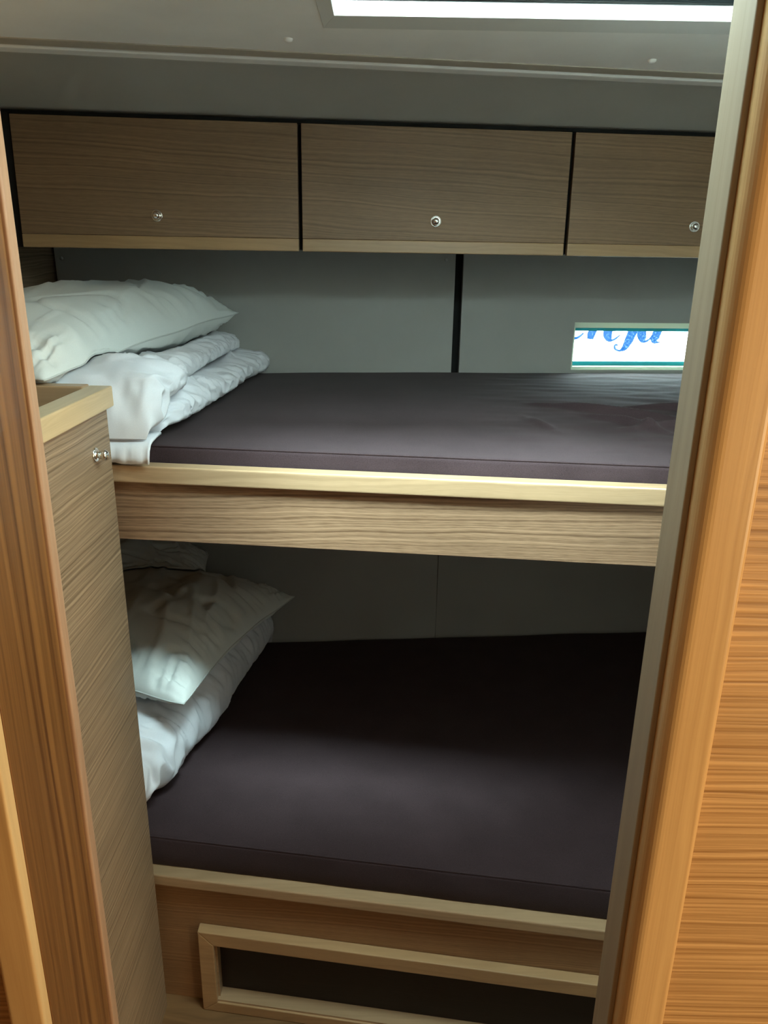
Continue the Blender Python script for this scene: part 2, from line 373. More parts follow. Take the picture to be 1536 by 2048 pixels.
box(bm, HX0-.012, HX0, HY0, HY1, za, zb); box(bm, HX1, HX1+.012, HY0, HY1, za, zb)
link('lid_frame', bm, 'lid_black', w2)
bm = B(); box(bm, HX0+.0005, HX1-.0005, HY0+.0005, HY1-.0005, ZC+.040, ZC+.045); link('pane', bm, 'hatch_glass', w2)

bm = B()                                             # dark pleated blind drawn part of the way, open at both ends
npl = 26; ya, yb = 0.915, 1.181; zc = ZC+.012; up = []
for k in range(npl+1):
    y = ya+(yb-ya)*k/npl; z = zc+(.004 if k % 2 else -.001)
    up.append([bm.verts.new((HX0+.002, y, z)), bm.verts.new((HX1-.002, y, z)), bm.verts.new((HX1-.002, y, z+.0012)), bm.verts.new((HX0+.002, y, z+.0012))])
for a_, b_ in zip(up, up[1:]):
    for i in range(4): bm.faces.new([a_[i], a_[(i+1) % 4], b_[(i+1) % 4], b_[i]])
bm.faces.new(up[0]); bm.faces.new(up[-1])
link('blind', bm, 'blind_cloth', w2)
bm = B(); box(bm, HX0+.001, HX1-.001, 1.1815, 1.190, ZC+.0075, ZC+.038, .002); box(bm, HX0+.001, HX1-.001, .907, .9145, ZC+.0075, ZC+.019, .002); link('blind_rail', bm, 'lid_black', w2)

# ------------------------------------------------------------------ port in the hull side
w1 = thing('window_1', None, None, (0.72, Bl(.72), 1.22)); w1['kind'] = 'structure'
bm = B()                                               # pale liner of the opening
lbox(bm, Bl, PX0, PX1, -.002, .075, PZ0, PZ0+.0085, .001); lbox(bm, Bl, PX0, PX1, -.002, .075, PZ1-.014, PZ1, .001)
lbox(bm, Bl, PX0, PX0+.003, -.002, .075, PZ0+.0085, PZ1-.014); lbox(bm, Bl, PX1-.003, PX1, -.002, .075, PZ0+.0085, PZ1-.014)
link('window_frame', bm, 'port_frame', w1)
bm = B()                                               # teal seal round the pane
lbox(bm, Bl, PX0+.003, PX1-.003, .030, .045, PZ0+.0086, PZ0+.0190); lbox(bm, Bl, PX0+.003, PX1-.003, .010, .045, PZ1-.0230, PZ1-.0141)
link('seal', bm, 'gasket', w1)
bm = B(); lbox(bm, Bl, PX0+.0035, PX1-.0035, .034, .040, PZ0+.0191, PZ1-.0231); link('pane', bm, 'port_glass', w1)

# ------------------------------------------------------------------ outside: neighbouring boat and water
bm = B(); box(bm, -14, 16, 2.7, 30, -0.9, -0.8); structure(link('floor_water', bm, 'water'))
boat = thing('neighbouring_boat', 'white hull of the neighbouring boat seen through the small side window', 'boat', (1.2, 4.6, -0.8))
bm = B(); NX, NZ = 40, 14
def hully(x, z): 
    u = (x-1.4)/7.0
    return 4.60 + 0.55*abs(u)**2.6*3 + 0.10*((2.2-z)/3.0)**2
outer = [[bm.verts.new((-5+13*i/NX, hully(-5+13*i/NX, -.8+3.2*j/NZ), -.8+3.2*j/NZ)) for j in range(NZ+1)] for i in range(NX+1)]
inner = [[bm.verts.new((-5+13*i/NX, hully(-5+13*i/NX, -.8+3.2*j/NZ)+.06, -.8+3.2*j/NZ)) for j in range(NZ+1)] for i in range(NX+1)]
for g_ in (outer, inner):
    for i in range(NX):
        for j in range(NZ): bm.faces.new([g_[i][j], g_[i+1][j], g_[i+1][j+1], g_[i][j+1]])
for i in range(NX):
    bm.faces.new([outer[i][NZ], outer[i+1][NZ], inner[i+1][NZ], inner[i][NZ]]); bm.faces.new([outer[i][0], inner[i][0], inner[i+1][0], outer[i+1][0]])
for j in range(NZ):
    bm.faces.new([outer[0][j], outer[0][j+1], inner[0][j+1], inner[0][j]]); bm.faces.new([outer[NX][j], inner[NX][j], inner[NX][j+1], outer[NX][j+1]])
link('hull', bm, 'gelcoat', boat, smooth=True)
# the painted name: strokes as (x, z) paths with half widths, in letter units
LETTERS = [
 [(195, 195, 6), (270, 165, 8), (292, 112, 9), (245, 88, 10), (190, 140, 20), (178, 215, 24), (200, 268, 16), (240, 278, 14), (288, 262, 11), (328, 222, 7)],
 [(350, 120, 5), (400, 92, 12), (440, 96, 24), (425, 170, 29), (405, 230, 30), (398, 284, 24)],
 [(430, 190, 8), (470, 110, 12), (510, 92, 16), (522, 120, 12)],
 [(560, 210, 7), (650, 170, 9), (672, 112, 11), (625, 88, 14), (575, 140, 26), (560, 215, 34), (575, 270, 28), (605, 292, 12), (645, 272, 8), (682, 236, 4)],
 [(740, 100, 6), (800, 92, 20), (808, 150, 34), (790, 230, 36), (765, 310, 30), (735, 372, 20), (695, 396, 10), (655, 384, 10), (641, 352, 8), (655, 334, 8), (670, 345, 7)],
 [(830, 40, 16), (834, 22, 18), (838, 8, 8)],
 [(1010, 118, 8), (960, 88, 12), (905, 120, 26), (888, 200, 34), (898, 262, 32), (920, 300, 14), (965, 278, 8), (1010, 210, 8), (1040, 130, 8)],
 [(1062, 90, 26), (1045, 170, 30), (1026, 240, 32), (1018, 288, 26), (1048, 304, 10), (1076, 304, 3)],
]
def catmull(pts, n=6):
    out = []
    P = [Vector(p) for p in pts]; P = [P[0]*2-P[1]] + P + [P[-1]*2-P[-2]]
    for i in range(1, len(P)-2):
        for k in range(n):
            t = k/n; a, b_, c_, d_ = P[i-1], P[i], P[i+1], P[i+2]
            out.append(.5*((2*b_)+(c_-a)*t+(2*a-5*b_+4*c_-d_)*t*t+(3*b_-3*c_+d_-a)*t**3))
    out.append(P[-2]); return out
bm = B()
for st in LETTERS:
    pts = catmull(st); prev = None; first = None
    for i, p in enumerate(pts):
        a = pts[max(0, i-1)]; c = pts[min(len(pts)-1, i+1)]
        d2 = Vector((c.x-a.x, c.y-a.y)).normalized(); nn = Vector((-d2.y, d2.x)); wd = max(2.0, p.z*(1.45 if p.z > 14 else 1.2))
        wd *= 1+.10*noise.noise(Vector((p.x*.05, p.y*.05, 3)))
        # broad-nib shading: thick on the down strokes only
        q = []
        for s_ in (-1, 1):
            u, v = p.x+nn.x*wd*s_*.85, p.y+nn.y*wd*s_*.85
            X = 1.0861+(u-200)*.000615; Z = 1.107-(v-200)*.00057
            q += [bm.verts.new((X, hully(X, Z)-.006, Z)), bm.verts.new((X, hully(X, Z)+.004, Z))]
        if prev:
            bm.faces.new([prev[0], q[0], q[2], prev[2]]); bm.faces.new([prev[1], prev[3], q[3], q[1]])
            bm.faces.new([prev[0], prev[1], q[1], q[0]]); bm.faces.new([prev[2], q[2], q[3], prev[3]])
        else: bm.faces.new([q[0], q[2], q[3], q[1]])
        prev = q
    bm.faces.new([prev[0], prev[1], prev[3], prev[2]])
o = link('lettering', bm, 'blue_ink', boat); o['label'] = 'weathered blue script lettering painted on the hull'

# ------------------------------------------------------------------ overhead lockers
GAPS = [(-0.752, -0.1905), (-0.1825, 0.3870), (0.3950, 0.9680)]
LT0, LT1 = 1.510, 1.7645
LAB = ['wood-faced overhead locker nearest the left end, its left edge at the doorway post',
       'middle wood-faced overhead locker, straight above the black wall gap',
       'overhead locker above the small window, partly hidden by the right doorway post']
for i, (a, b_) in enumerate(GAPS):
    t = thing('overhead_locker', LAB[i], 'locker', ((a+b_)/2, Ll((a+b_)/2), LT0), 'overhead lockers in a row')
    bm = B()                                            # carcass: an open box of thin boards behind the door
    a0, b0 = a-.0030, b_+.0030
    lbox(bm, Ll, a0, b0, .020, .27, LT0+.004, LT0+.016); lbox(bm, Ll, a0, b0, .020, .27, LT1-.014, LT1-.004)
    lbox(bm, Ll, a0, a0+.012, .020, .27, LT0+.016, LT1-.014); lbox(bm, Ll, b0-.012, b0, .020, .27, LT0+.016, LT1-.014)
    lbox(bm, Ll, a0+.012, b0-.012, .262, .27, LT0+.016, LT1-.014)
    link('carcass', bm, 'black_gap', t)
    # the door leans: its foot stands a little forward of its head
    za = LT0+.026
    def dpt(x, z, dd): return (x, Ll(x)+dd-.010*(LT1-z)/(LT1-LT0), z)
    bm = B(); hexa(bm, [dpt(a, za, 0), dpt(b_, za, 0), dpt(b_, za, .018), dpt(a, za, .018), dpt(a, LT1-.006, 0), dpt(b_, LT1-.006, 0), dpt(b_, LT1-.006, .018), dpt(a, LT1-.006, .018)], .0012)
    dr = link('door', bm, 'larch_locker', t)
    bm = B(); hexa(bm, [dpt(a, LT0, -.001), dpt(b_, LT0, -.001), dpt(b_, LT0, .018), dpt(a, LT0, .018), dpt(a, za-.0003, -.001), dpt(b_, za-.0003, -.001), dpt(b_, za-.0003, .018), dpt(a, za-.0003, .018)], .002)
    o = link('edge_strip', bm, 'solid_locker', dr)
    kx = [-0.480, 0.1015, 0.680][i]; kz = 1.5755
    p = Vector(dpt(kx, kz, 0))
    bm = B()
    lathe(bm, [(0, -.004), (.0118, -.004), (.0118, .0012), (.0112, .0026), (.0098, .0028), (.0086, .0014), (.0074, .0004), (.0052, .0006), (.0050, .0060), (.0062, .0085), (.0068, .0110), (.0060, .0135), (.0035, .0150), (0, .0153)], p, (0, -1, 0))
    link('knob', bm, 'chrome', dr, smooth=True)
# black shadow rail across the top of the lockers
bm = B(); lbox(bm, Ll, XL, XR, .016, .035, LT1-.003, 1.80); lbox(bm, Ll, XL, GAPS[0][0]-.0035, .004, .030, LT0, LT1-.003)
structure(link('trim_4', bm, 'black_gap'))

# ------------------------------------------------------------------ upper berth
def berth_x(): return XL+.001, XR-.001
xa, xb = berth_x()
t = thing('upper_berth', 'upper wooden bunk shelf with pale solid-wood lip below the lighter brown mattress', 'bunk', (0.07, Fl(.07), 1.035))
XC = -0.4295    # the cabinet meets the berth here, both run on behind it
bm = B(); lbox(bm, Fl, XL+.001, xb, .012, .030, 1.039, 1.142, .0008); link('front_panel', bm, 'larch_x', t)
bm = B(); lbox(bm, Fl, XL+.001, xb, .000, .029, 1.1425, 1.172, .0035, 3); link('edge_lip', bm, 'solid_x', t)
bm = B(); hexa(bm, [(xa, Fl(xa)+.0305, 1.118), (xb, Fl(xb)+.0305, 1.118), (xb, Bl(xb)-.002, 1.118), (xa, Bl(xa)-.002, 1.118), (xa, Fl(xa)+.0305, 1.132), (xb, Fl(xb)+.0305, 1.132), (xb, Bl(xb)-.002, 1.132), (xa, Bl(xa)-.002, 1.132)])
link('bunk_board', bm, 'larch_warmlit', t)

# ------------------------------------------------------------------ lower berth with its framed opening
t = thing('lower_berth', 'lower wooden bunk base with bright lip and framed dark opening near the floor', 'bunk', (0.07, Gl(.07), 0))
OX0, OX1, OZ0, OZ1 = -0.330, 0.62, 0.026, 0.178
bm = B()
lbox(bm, Gl, xa, OX0, .012, .030, 0.0005, .308); lbox(bm, Gl, OX1, xb, .012, .030, 0.0005, .308)
lbox(bm, Gl, OX0, OX1, .012, .030, 0.0005, OZ0); lbox(bm, Gl, OX0, OX1, .012, .030, OZ1, .308)
bmesh.ops.remove_doubles(bm, verts=bm.verts, dist=1e-5)
link('front_panel', bm, 'larch_warmlit', t)
bm = B(); lbox(bm, Gl, xa, xb, -.004, .060, .3085, .334, .004, 3); link('edge_lip', bm, 'solid_x', t)
bm = B(); hexa(bm, [(xa, Gl(xa)+.0605, .310), (xb, Gl(xb)+.0605, .310), (xb, Bl(xb)-.002, .310), (xa, Bl(xa)-.002, .310), (xa, Gl(xa)+.0605, .325), (xb, Gl(xb)+.0605, .325), (xb, Bl(xb)-.002, .325), (xa, Bl(xa)-.002, .325)])
link('bunk_board', bm, 'larch_warmlit', t)
bm = B(); fw = .032; d0, d1 = -.012, .0115
def fpt(x, z, dd): return (x, Gl(x)+dd, z)
def fm(a, b2, c, d_):
    hexa(bm, [fpt(*a, d0), fpt(*b2, d0), fpt(*b2, d1), fpt(*a, d1), fpt(*d_, d0), fpt(*c, d0), fpt(*c, d1), fpt(*d_, d1)], .0022, 2)
e = .0006
fm((OX0-fw+e, OZ0-.0255), (OX1+fw-e, OZ0-.0255), (OX1, OZ0), (OX0, OZ0))
fm((OX0, OZ1), (OX1, OZ1), (OX1+fw, OZ1+fw), (OX0-fw, OZ1+fw))
fm((OX0-fw, OZ0-.0255), (OX0, OZ0), (OX0, OZ1), (OX0-fw, OZ1+fw))
fm((OX1, OZ0), (OX1+fw, OZ0-.0255), (OX1+fw, OZ1+fw), (OX1, OZ1))
fr = link('opening_frame', bm, 'solid_warmlit', t)
bm = B()                                             # lining running back into the opening
lbox(bm, Gl, OX0, OX1, -.008, .075, OZ0, OZ0+.004); lbox(bm, Gl, OX0, OX1, .0, .075, OZ1-.004, OZ1)
lbox(bm, Gl, OX0, OX0+.004, .0, .075, OZ0+.004, OZ1-.004); lbox(bm, Gl, OX1-.004, OX1, .0, .075, OZ0+.004, OZ1-.004)
link('lining', bm, 'solid_x', fr)
bm = B(); lbox(bm, Gl, OX0+.004, OX1-.004, .022, .034, OZ0+.0045, OZ1-.0045); o = link('shade_panel', bm, 'opening_shade', t)  # near-black panel paints the shade of the open recess
o['label'] = 'near-black panel standing for the shade inside the framed opening'

# ------------------------------------------------------------------ mattresses
def mattress(name, label, z0, z1, inset, folds, crown, xr, Fl):
    """cushion following the berth outline: top grid, rounded front edge, straight sides"""
    t = thing(name, label, 'mattress', (0.07, Fl(.07)+inset, z0), 'brown berth mattresses')
    x0_, x1_ = XL+.004, xr; nx, ny = (420, 200) if z0 > 1 else (200, 120); r_ = .008
    bm = B(); g_ = []
    for i in range(nx+1):
        x = x0_+(x1_-x0_)*i/nx; ya, yb = Fl(x)+inset, Bl(x)-.006; row = []
        wob = .0012*noise.noise(Vector((x*9, z0, 0)))
        row.append((x, ya+wob, z0)); row.append((x, ya-.002+wob, z0+.004)); row.append((x, ya-.003+wob, (z0+z1)/2)); row.append((x, ya-.001+wob, z1-r_))
        for k in range(1, 4):
            a = k/4*PI/2; row.append((x, ya-.001+r_*(1-math.cos(a)), z1-r_+r_*math.sin(a)))
        for j in range(ny+1):
            v = j/ny; y = ya+r_+(yb-ya-2*r_)*v
            z = z1+crown*(math.sin(PI*min(1, v*1.0))**.6 if False else (1-(1-v)**3)) * (0.6+0.4*v)
            z += .0022*noise.noise(Vector((x*5, y*5, z0*3)))*min(1, v*6)
            z += folds(x, y)*min(1, v*8, (1-v)*12)
            row.append((x, y, z))
        zt = row[-1][2]
        row.append((x, yb, zt-.008)); row.append((x, yb, z0))
        g_.append([bm.verts.new(p) for p in row])
    m_ = len(g_[0])
    for i in range(nx):
        for j in range(m_-1): bm.faces.new([g_[i][j], g_[i+1][j], g_[i+1][j+1], g_[i][j+1]])
        bm.faces.new([g_[i][m_-1], g_[i+1][m_-1], g_[i+1][0], g_[i][0]])
    bm.faces.new(g_[0]); bm.faces.new(g_[nx])
    link('cushion', bm, 'brown_cloth', t, smooth=True)
    bm = B(); pts = []
    for i in range(61):
        x = x0_+.004+(x1_-x0_-.008)*i/60; wob = .0012*noise.noise(Vector((x*9, z0, 0)))
        pts.append((x, Fl(x)+inset-.0005+.0022, z1-.0012+wob*.3))
    tube(bm, pts, .0017, 6); link('piping', bm, 'brown_cloth', t, smooth=True)
    return t
def ridge(x, y, x1, y1, x2, y2, w, h, bend=0.0):
    dx, dy = x2-x1, y2-y1; L2 = dx*dx+dy*dy; s_ = ((x-x1)*dx+(y-y1)*dy)/L2
    sc = max(0, min(1, s_)); px, py = x1+dx*sc, y1+dy*sc
    L = math.sqrt(L2); off = bend*math.sin(PI*sc)
    d_ = ((x-px)*dy-(y-py)*dx)/L - off; e2 = max(0, -s_, s_-1)*L
    return h*math.exp(-(d_/w)**2-(e2/.03)**2)*(.25+.75*math.sin(PI*min(1, max(0, s_))))
def folds_up(x, y):
    z = 0
    z += 1.5*ridge(x, y, .33, 1.62, .60, 1.47, .012, 0.0119, .012)
    z += 1.5*ridge(x, y, .40, 1.50, .52, 1.36, .009, 0.0102, -.008)
    z += 1.5*ridge(x, y, .47, 1.40, .70, 1.47, .011, 0.0136, .014)
    z += 1.5*ridge(x, y, .50, 1.60, .74, 1.56, .012, 0.0102, -.01)
    z += 1.5*ridge(x, y, .28, 1.48, .31, 1.37, .010, 0.0051)
    z += 1.5*ridge(x, y, .56, 1.39, .75, 1.37, .010, 0.0102, -.01)
    k = min(1, max(0, (x-.15)/.3))
    z += .0036*k*noise.noise(Vector((x*9, y*26, 5)))
    return z
def folds_lo(x, y): return .0008*noise.noise(Vector((x*12, y*20, 9)))
mattress('upper_mattress', 'brown fabric mattress on the upper bunk, wrinkled below the small window', 1.1325, 1.199, .034, folds_up, .010, XR-.004, Fl)
mattress('lower_mattress', 'dark brown fabric mattress on the lower bunk, above the framed opening', .3345, .402, .024, folds_lo, .014, XR-.004, Gl)

# ------------------------------------------------------------------ cabinet by the door
CX, CY0, CY1 = -0.440, 0.728, 1.186
t = thing('side_cabinet', 'tall wooden cabinet with pale raised rail and chrome knob, left beside the bunks', 'cabinet', (-.63, .96, 0))
bm = B()
box(bm, XL+.002, CX-.020, CY0, CY0+.016, 0.0005, 1.262); box(bm, XL+.002, CX-.020, CY1-.016, CY1, 0.0005, 1.262)
box(bm, XL+.002, XL+.018, CY0+.016, CY1-.016, 0.0005, 1.262); box(bm, XL+.018, CX-.020, CY0+.016, CY1-.016, 0.0005, .02)
link('body', bm, 'larch_y', t)
bm = B(); box(bm, XL+.018, CX-.0205, CY0+.0165, CY1-.0165, 1.228, 1.244); link('top_panel', bm, 'larch_warmlit', t)
bm = B(); box(bm, CX-.0195, CX, CY0, CY1, .0005, 1.2705, .0008); dr = link('door', bm, 'larch_y', t)
bm = B(); box(bm, CX-.026, CX+.0105, CY0, CY1+.006, 1.271, 1.3035, .0030, 3); link('top_rail', bm, 'solid_y', t)
bm = B(); box(bm, XL+.003, CX-.0265, CY1-.020, CY1+.008, 1.2625, 1.3055, .003, 3); link('back_rail', bm, 'solid_x', t)
bm = B(); lathe(bm, [(0, -.003), (.0118, -.003), (.0118, .0012), (.0112, .0026), (.0098, .0030), (.0080, .0016), (.0054, .0016), (.0050, .0075), (.0068, .0105), (.0082, .0135), (.0082, .0165), (.0060, .0195), (0, .0205)], (CX, 1.119, 1.2095), (1, 0, 0))
link('knob', bm, 'chrome', dr, smooth=True)

# ------------------------------------------------------------------ bedding
from mathutils.bvhtree import BVHTree
def bvh_of(objs):
    vs, fs = [], []
    for o in objs:
        k = len(vs); org = Vector(o['org'])
        vs += [v.co+org for v in o.data.vertices]; fs += [[i+k for i in p.vertices] for p in o.data.polygons]
    return BVHTree.FromPolygons(vs, fs)
def rest(bm, bvh, gap=.0035, spread=0.0):
    """let cloth lie on what carries it, and stay inside the end bulkhead and hull panel"""
    for v in bm.verts:
        if v.co.x < XL+.004: v.co.x = XL+.004+.15*min(.02, (XL+.004-v.co.x))*0
        yb = Bl(v.co.x)-.004
        if v.co.y > yb: v.co.y = yb
        if bvh:
            for dx, dy in ((0, 0), (spread, 0), (-spread, 0), (0, spread), (0, -spread)):
                h = bvh.ray_cast(Vector((v.co.x+dx, v.co.y+dy, RAYTOP[0])), Vector((0, 0, -1)))
                if h[0] is not None and v.co.z < h[0].z+gap: v.co.z = h[0].z+gap
RAYTOP = [3.0]
def fold_noise(p, f, k=1.0):
    """creases: ridged noise in [0,1]"""
    return (1-abs(noise.noise(Vector(p)*f)))**3*k
def pillow(name, label, ctr, a, b_, T, rz, tilt=(0, 0), seed=0, bottom=.55, pinch=.075, sag=0.0, group=None, cloth='pillow_cloth', crease=1.0, bvh=None, full=2.6):
    """a, b_: half sizes along the pillow's x and y; T: half thickness"""
    t = thing(name, label, 'pillow', ctr, group)
    nu, nv = 84, 110
    Rm = Matrix.Rotation(rz, 4, 'Z') @ Matrix.Rotation(tilt[0], 4, 'X') @ Matrix.Rotation(tilt[1], 4, 'Y'); c_ = Vector(ctr)
    def pt(u, v, s_):
        su, sv = math.copysign(abs(u)**.9, u), math.copysign(abs(v)**.9, v)
        x = a*su*(1-pinch*math.cos(v*PI/2)**1.2); y = b_*sv*(1-pinch*math.cos(u*PI/2)**1.2)
        h = max(0, (1-abs(u)**full))**.60*max(0, (1-abs(v)**full))**.60
        z = h*T*(1 if s_ > 0 else bottom)*s_
        # puckers run in from the seams
        eu, ev = 1-abs(u), 1-abs(v)
        env_u = math.exp(-((eu-.16)/.16)**2)*min(1, h*2.5); env_v = math.exp(-((ev-.14)/.14)**2)*min(1, h*2.5)
        n1_ = noise.noise(Vector((u*1.5, v*13, seed+s_)))+.5*noise.noise(Vector((u*2, v*27, seed+3)))
        n2_ = noise.noise(Vector((u*11, v*1.5, seed+7+s_)))+.5*noise.noise(Vector((u*24, v*2, seed+9)))
        n1_ = .35-abs(n1_)*1.9; n2_ = .35-abs(n2_)*1.9
        z += s_*crease*(.0060*env_u*n1_+.0060*env_v*n2_)
        z += s_*crease*.008*h*noise.noise(Vector((u*1.6, v*2.2, seed+20)))
        cr = fold_noise((u*1.0+seed, v*1.7, s_*2+seed), 1.7); z -= s_*crease*.0065*h*max(0, cr-.66)*3.4
        cr = fold_noise((u*1.2+seed, v*.8+u*.9, s_*2+seed+5), 2.3); z += s_*crease*.0040*h*max(0, cr-.7)*3.4
        cc = max(0, abs(u)+abs(v)-1.55); z += s_*.010*crease*min(1, cc*4)*h*noise.noise(Vector((u*9, v*9, seed+31)))*2
        z = s_*max(s_*z, .0015*min(1, h*12))
        z -= sag*(v*v)*.5
        z += .006*noise.noise(Vector((u*2.2, v*2.2, seed+50)))
        return c_ + Rm @ Vector((x, y, z))
    bm = B(); tp = []; bt = []
    for i in range(nu+1):
        u = math.sin(PI/2*(-1+2*i/nu)) if True else 0; r1, r2 = [], []
        for j in range(nv+1):
            v = math.sin(PI/2*(-1+2*j/nv))
            edge = i in (0, nu) or j in (0, nv)
            p = pt(u, v, 1); v1 = bm.verts.new(p); r1.append(v1); r2.append(v1 if edge else bm.verts.new(pt(u, v, -1)))
        tp.append(r1); bt.append(r2)
    for i in range(nu):
        for j in range(nv):
            bm.faces.new([tp[i][j], tp[i+1][j], tp[i+1][j+1], tp[i][j+1]]); bm.faces.new([bt[i][j], bt[i][j+1], bt[i+1][j+1], bt[i+1][j]])
    rest(bm, bvh, spread=.006)
    if bvh:
        inner = set(v for r2 in bt[2:-2] for v in r2[2:-2])
        for v in inner:
            h_ = bvh.ray_cast(Vector((v.co.x, v.co.y, RAYTOP[0])), Vector((0, 0, -1)))
            if h_[0] is not None and v.co.z < h_[0].z+.009: v.co.z = h_[0].z+.009
        for i in range(1, nu):
            for j in range(1, nv):
                if tp[i][j].co.z < bt[i][j].co.z+.001: tp[i][j].co.z = bt[i][j].co.z+.001
    rim = [tp[i][0].co.copy() for i in range(nu)]+[tp[nu][j].co.copy() for j in range(nv)]+[tp[i][nv].co.copy() for i in range(nu, 0, -1)]+[tp[0][j].co.copy() for j in range(nv, 0, -1)]
    link('cover', bm, cloth, t, smooth=True)
    bm = B(); tube(bm, rim+[rim[0]], .0016, 6, False); link('seam', bm, 'seam_thread', t, smooth=True)
    return t

def duvet_slab(name, parent, xr, xl, y0_, y1_, zb, H, seed, notch=None, bulge=0.0, endr=.05, pucker=1.0, zfun=None, cloth='duvet_cloth', loc=None, bvh=None):
    """soft folded slab lying along y; xr(y) is its right-hand edge. Closed skin swept along y."""
    nt, ny = 160, 240; bm = B(); rings = []
    for j in range(ny+1):
        s_ = j/ny; v = math.sin(PI/2*(-1+2*s_)); y = (y0_+y1_)/2+(y1_-y0_)/2*v
        de = min(y-y0_, y1_-y)
        k = math.sqrt(max(0, 1-(1-min(1, de/endr))**2)) if de < endr else 1.0
        k = max(k, .03)
        R_e = xr(y); h = H(y)*k; ring = []
        for i in range(nt):
            a = 2*PI*i/nt; ca, sa = math.cos(a), math.sin(a)
            px = math.copysign(abs(ca)**(.30 if ca < 0 else .42), ca); pz = math.copysign(abs(sa)**.62, sa)
            xc = (R_e+xl)/2; hw = (R_e-xl)/2
            zb_y = zb(y) if callable(zb) else zb
            x = xc+hw*px*(.94+.06*k); z = zb_y+h/2+h/2*pz
            rel = (z-zb_y)/max(h, 1e-4)
            right = max(0, ca)**.5
            if notch:
                dep, z0n, wn = notch(y); x -= right*dep*math.exp(-((rel-z0n)/wn)**2)
            x += right*bulge*math.sin(PI*min(1, max(0, rel)))
            # gathers along the right side
            g1 = noise.noise(Vector((rel*2.0+seed, y*30, seed)))+.6*noise.noise(Vector((rel*3, y*62+rel*3, seed+2)))
            g1 = .55-2.1*abs(g1)
            x += right*pucker*.0062*g1*k*(.55+.9*abs(noise.noise(Vector((y*5, seed, 1)))))
            topm = max(0, sa)
            z += topm*pucker*(.0050*noise.noise(Vector((x*5, y*9+x*6, seed+5)))*k+.0058*g1*math.exp(-((R_e-x)/.06)**2)*k)
            # broad creases
            z += topm*.008*noise.noise(Vector((x*3.5, y*3.5, seed+11)))*k
            cr = fold_noise((x*4+y*3, y*2.2, seed), 1.6); z -= topm*.009*max(0, cr-.6)*2.4*k; cr = fold_noise((x*7-y*4, y*5+x*4, seed+9), 1.3); z += topm*pucker*.006*max(0, cr-.62)*2.5*k
            # the near and far ends are crumpled too
            yy_ = y+(.006*noise.noise(Vector((x*22, z*14, seed+4)))+.004*noise.noise(Vector((x*48, z*20, seed+6))))*pucker*(1 if de < endr*1.6 else 0)*k
            if zfun: z += zfun(x, y, rel)
            ring.append(bm.verts.new((x, yy_, z)))
        rings.append(ring)
    for j in range(ny):
        for i in range(nt): bm.faces.new([rings[j][i], rings[j][(i+1) % nt], rings[j+1][(i+1) % nt], rings[j+1][i]])
    bm.faces.new(rings[0]); bm.faces.new(rings[-1]); rest(bm, bvh)
    return link(name, bm, cloth, parent, smooth=True, loc=loc or (0, 0, 0))

def lerp(pts, y):
    if y <= pts[0][0]: return pts[0][1]
    for (a, b_), (c, d_) in zip(pts, pts[1:]):
        if y <= c: 
            t_ = (y-a)/(c-a); t_ = t_*t_*(3-2*t_); return b_+(d_-b_)*t_
    return pts[-1][1]

# upper duvet: thick folded pile on the upper mattress, a loose hem over the mattress edge
t = thing('upper_duvet', 'white folded duvet under the smooth pillow on the upper bunk', 'duvet', (-.60, 1.60, 1.209), 'white folded duvets')
xr_lo = lambda y: lerp([(1.25, -.372), (1.33, -.350), (1.41, -.342), (1.68, -.325), (2.0, -.305)], y)
RAYTOP[0] = 1.6
kids = {o.name: o for o in COL.objects}
up_cush = [o for o in COL.objects if o.parent and o.parent.name == 'upper_mattress']
lf = duvet_slab('lower_fold', t, xr_lo, XL+.006, 1.262, 2.020, 1.2105, lambda y: lerp([(1.20, .058), (1.6, .060), (2.0, .062)], y), 1.0, endr=.05, pucker=2.1, bvh=bvh_of(up_cush))
xr_hi = lambda y: lerp([(1.20, -.374), (1.25, -.366), (1.32, -.352), (1.45, -.375), (1.7, -.385), (2.0, -.372)], y)
def press(x, y, rel):                     # the pillow's weight
    k = 1/(1+math.exp((x+.50+.12*(1.6-y))/.022)); return -.040*k*rel*min(1, max(0, (y-1.22)/.1))
uf = duvet_slab('upper_fold', t, xr_hi, XL+.006, 1.203, 1.985, lambda y: lerp([(1.235, 1.2135), (1.31, 1.2635)], y), lambda y: lerp([(1.20, .095), (1.24, .105), (1.32, .066), (1.45, .062), (1.7, .055), (2.0, .060)], y), 7.0, endr=.05, pucker=1.6, zfun=press, bvh=bvh_of([lf]))
bm = B(); nn_, mm_ = 90, 16; gg = []
for i in range(nn_+1):
    x = XL+.02+(-.378-XL-.02)*i/nn_; col_ = []
    prof = [(1.262, 1.216), (1.240, 1.2155), (1.215, 1.213), (1.2035, 1.2065), (1.1975, 1.198), (1.1955, 1.188), (1.1950, 1.1775)]
    for q_, (yb_, zb_) in enumerate(prof):
        dep = q_/(len(prof)-1)
        yo = Fl(x)-Fl(-.42)
        w_ = noise.noise(Vector((x*55, zb_*8, 2)))+.5*noise.noise(Vector((x*120, zb_*12, 5)))
        col_.append((x+.004*w_*dep, yb_+yo+.0045*w_*(.3+dep)-.006*dep, zb_+.0025*w_*(1-dep)+.002*noise.noise(Vector((x*30, 0, 8)))*dep))
    gg.append(col_)
f1 = [[bm.verts.new(p) for p in c] for c in gg]; f2 = [[bm.verts.new((p[0], p[1]+(.0035 if j_ > 2 else 0), p[2]-(.0035 if j_ <= 2 else 0))) for j_, p in enumerate(c)] for c in gg]
k_ = len(gg[0])
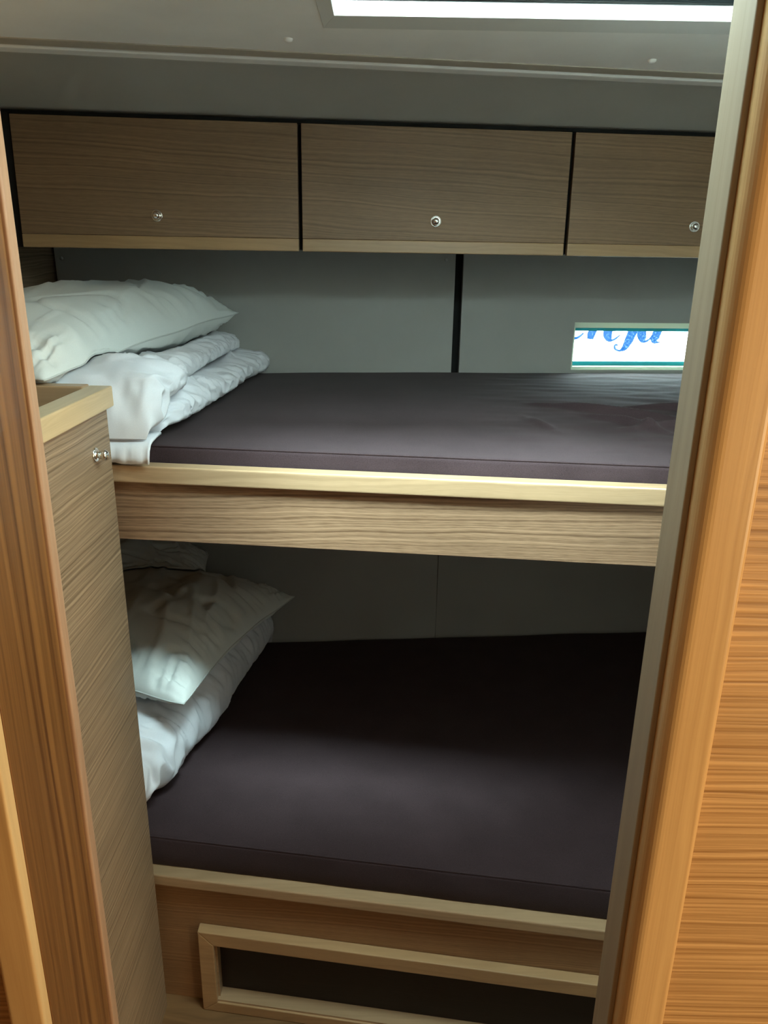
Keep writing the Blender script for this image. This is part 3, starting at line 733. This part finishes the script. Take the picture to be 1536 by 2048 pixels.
for i in range(nn_):
    for j in range(k_-1):
        bm.faces.new([f1[i][j], f1[i+1][j], f1[i+1][j+1], f1[i][j+1]]); bm.faces.new([f2[i][j], f2[i][j+1], f2[i+1][j+1], f2[i+1][j]])
    bm.faces.new([f1[i][0], f2[i][0], f2[i+1][0], f1[i+1][0]]); bm.faces.new([f1[i][k_-1], f1[i+1][k_-1], f2[i+1][k_-1], f2[i][k_-1]])
for j in range(k_-1):
    bm.faces.new([f1[0][j], f1[0][j+1], f2[0][j+1], f2[0][j]]); bm.faces.new([f1[nn_][j], f2[nn_][j], f2[nn_][j+1], f1[nn_][j+1]])
link('hanging_hem', bm, 'duvet_cloth', t, smooth=True)

pillow('upper_pillow', 'smooth plump white pillow on top of the folded duvet, upper bunk', (-.648, 1.595, 1.340), .205, .395, .092, -.20, seed=2.3, bottom=.70, tilt=(.065, 0), full=3.6, crease=1.5, group='white pillows', bvh=bvh_of([lf, uf]))

# lower bedding
RAYTOP[0] = 1.0
lo_cush = [o for o in COL.objects if o.parent and o.parent.name == 'lower_mattress']
xr_2 = lambda y: lerp([(1.22, -.500), (1.38, -.440), (1.6, -.385), (2.0, -.335)], y)
lo = duvet_slab('lower_duvet', None, xr_2, XL+.006, 1.222, 2.02, .4105, lambda y: lerp([(1.26, .180), (1.6, .20), (2.0, .18)], y), 13.0, endr=.10, pucker=2.0, bulge=.022, loc=(-.6, 1.65, .41), bvh=bvh_of(lo_cush))
tag(lo, 'white puffy folded duvet with gathered side, under the pillow on the lower bunk', 'duvet', 'white folded duvets')
lp = pillow('lower_pillow', 'white pillow with pointed corners on the lower bunk duvet', (-.562, 1.655, .640), .255, .305, .100, -.246, seed=8.1, bottom=.6, tilt=(-.06, 0), pinch=.10, crease=1.8, full=3.0, group='white pillows', bvh=bvh_of([lo]))
cov = [o for o in COL.objects if o.parent is lp and o.name.startswith('cover')]
pillow('lower_pillow', 'dim crumpled white pillow tucked behind the lower bunk pillow, in the far left corner', (-.665, 1.925, .722), .190, .115, .050, .12, seed=5.5, bottom=.5, tilt=(.15, .24), pinch=.06, crease=2.2, group='white pillows', bvh=bvh_of([lo]+cov))

# ------------------------------------------------------------------ small caps over screws
caps = [((-.160, 1.350, ZC), 'round white screw cap on the ceiling, left of the roof hatch'),
        ((.436, 1.446, ZC), 'round white screw cap on the ceiling, below the right half of the roof hatch')]
for p, lab in caps:
    bm = B(); lathe(bm, [(0, -.003), (.0072, -.003), (.0072, .0006), (.0064, .0030), (.0040, .0050), (0, .0055)], p, (0, 0, -1), 20)
    tag(link('screw_cap', bm, 'white_plastic', None, smooth=True, loc=p), lab, 'screw cap', 'screw caps')
for (x, z), lab in [((-.806, 1.487), 'small pale screw cap on the wall in the left corner under the lockers'), ((.150, 1.498), 'small pale screw cap on the wall just left of the black gap')]:
    p = (x, Bl(x), z); bm = B(); lathe(bm, [(0, -.002), (.0048, -.002), (.0048, .0006), (.0035, .0022), (0, .0026)], p, (0, -1, 0), 18)
    tag(link('screw_cap', bm, 'wall_vinyl', None, smooth=True, loc=p), lab, 'screw cap', 'screw caps')
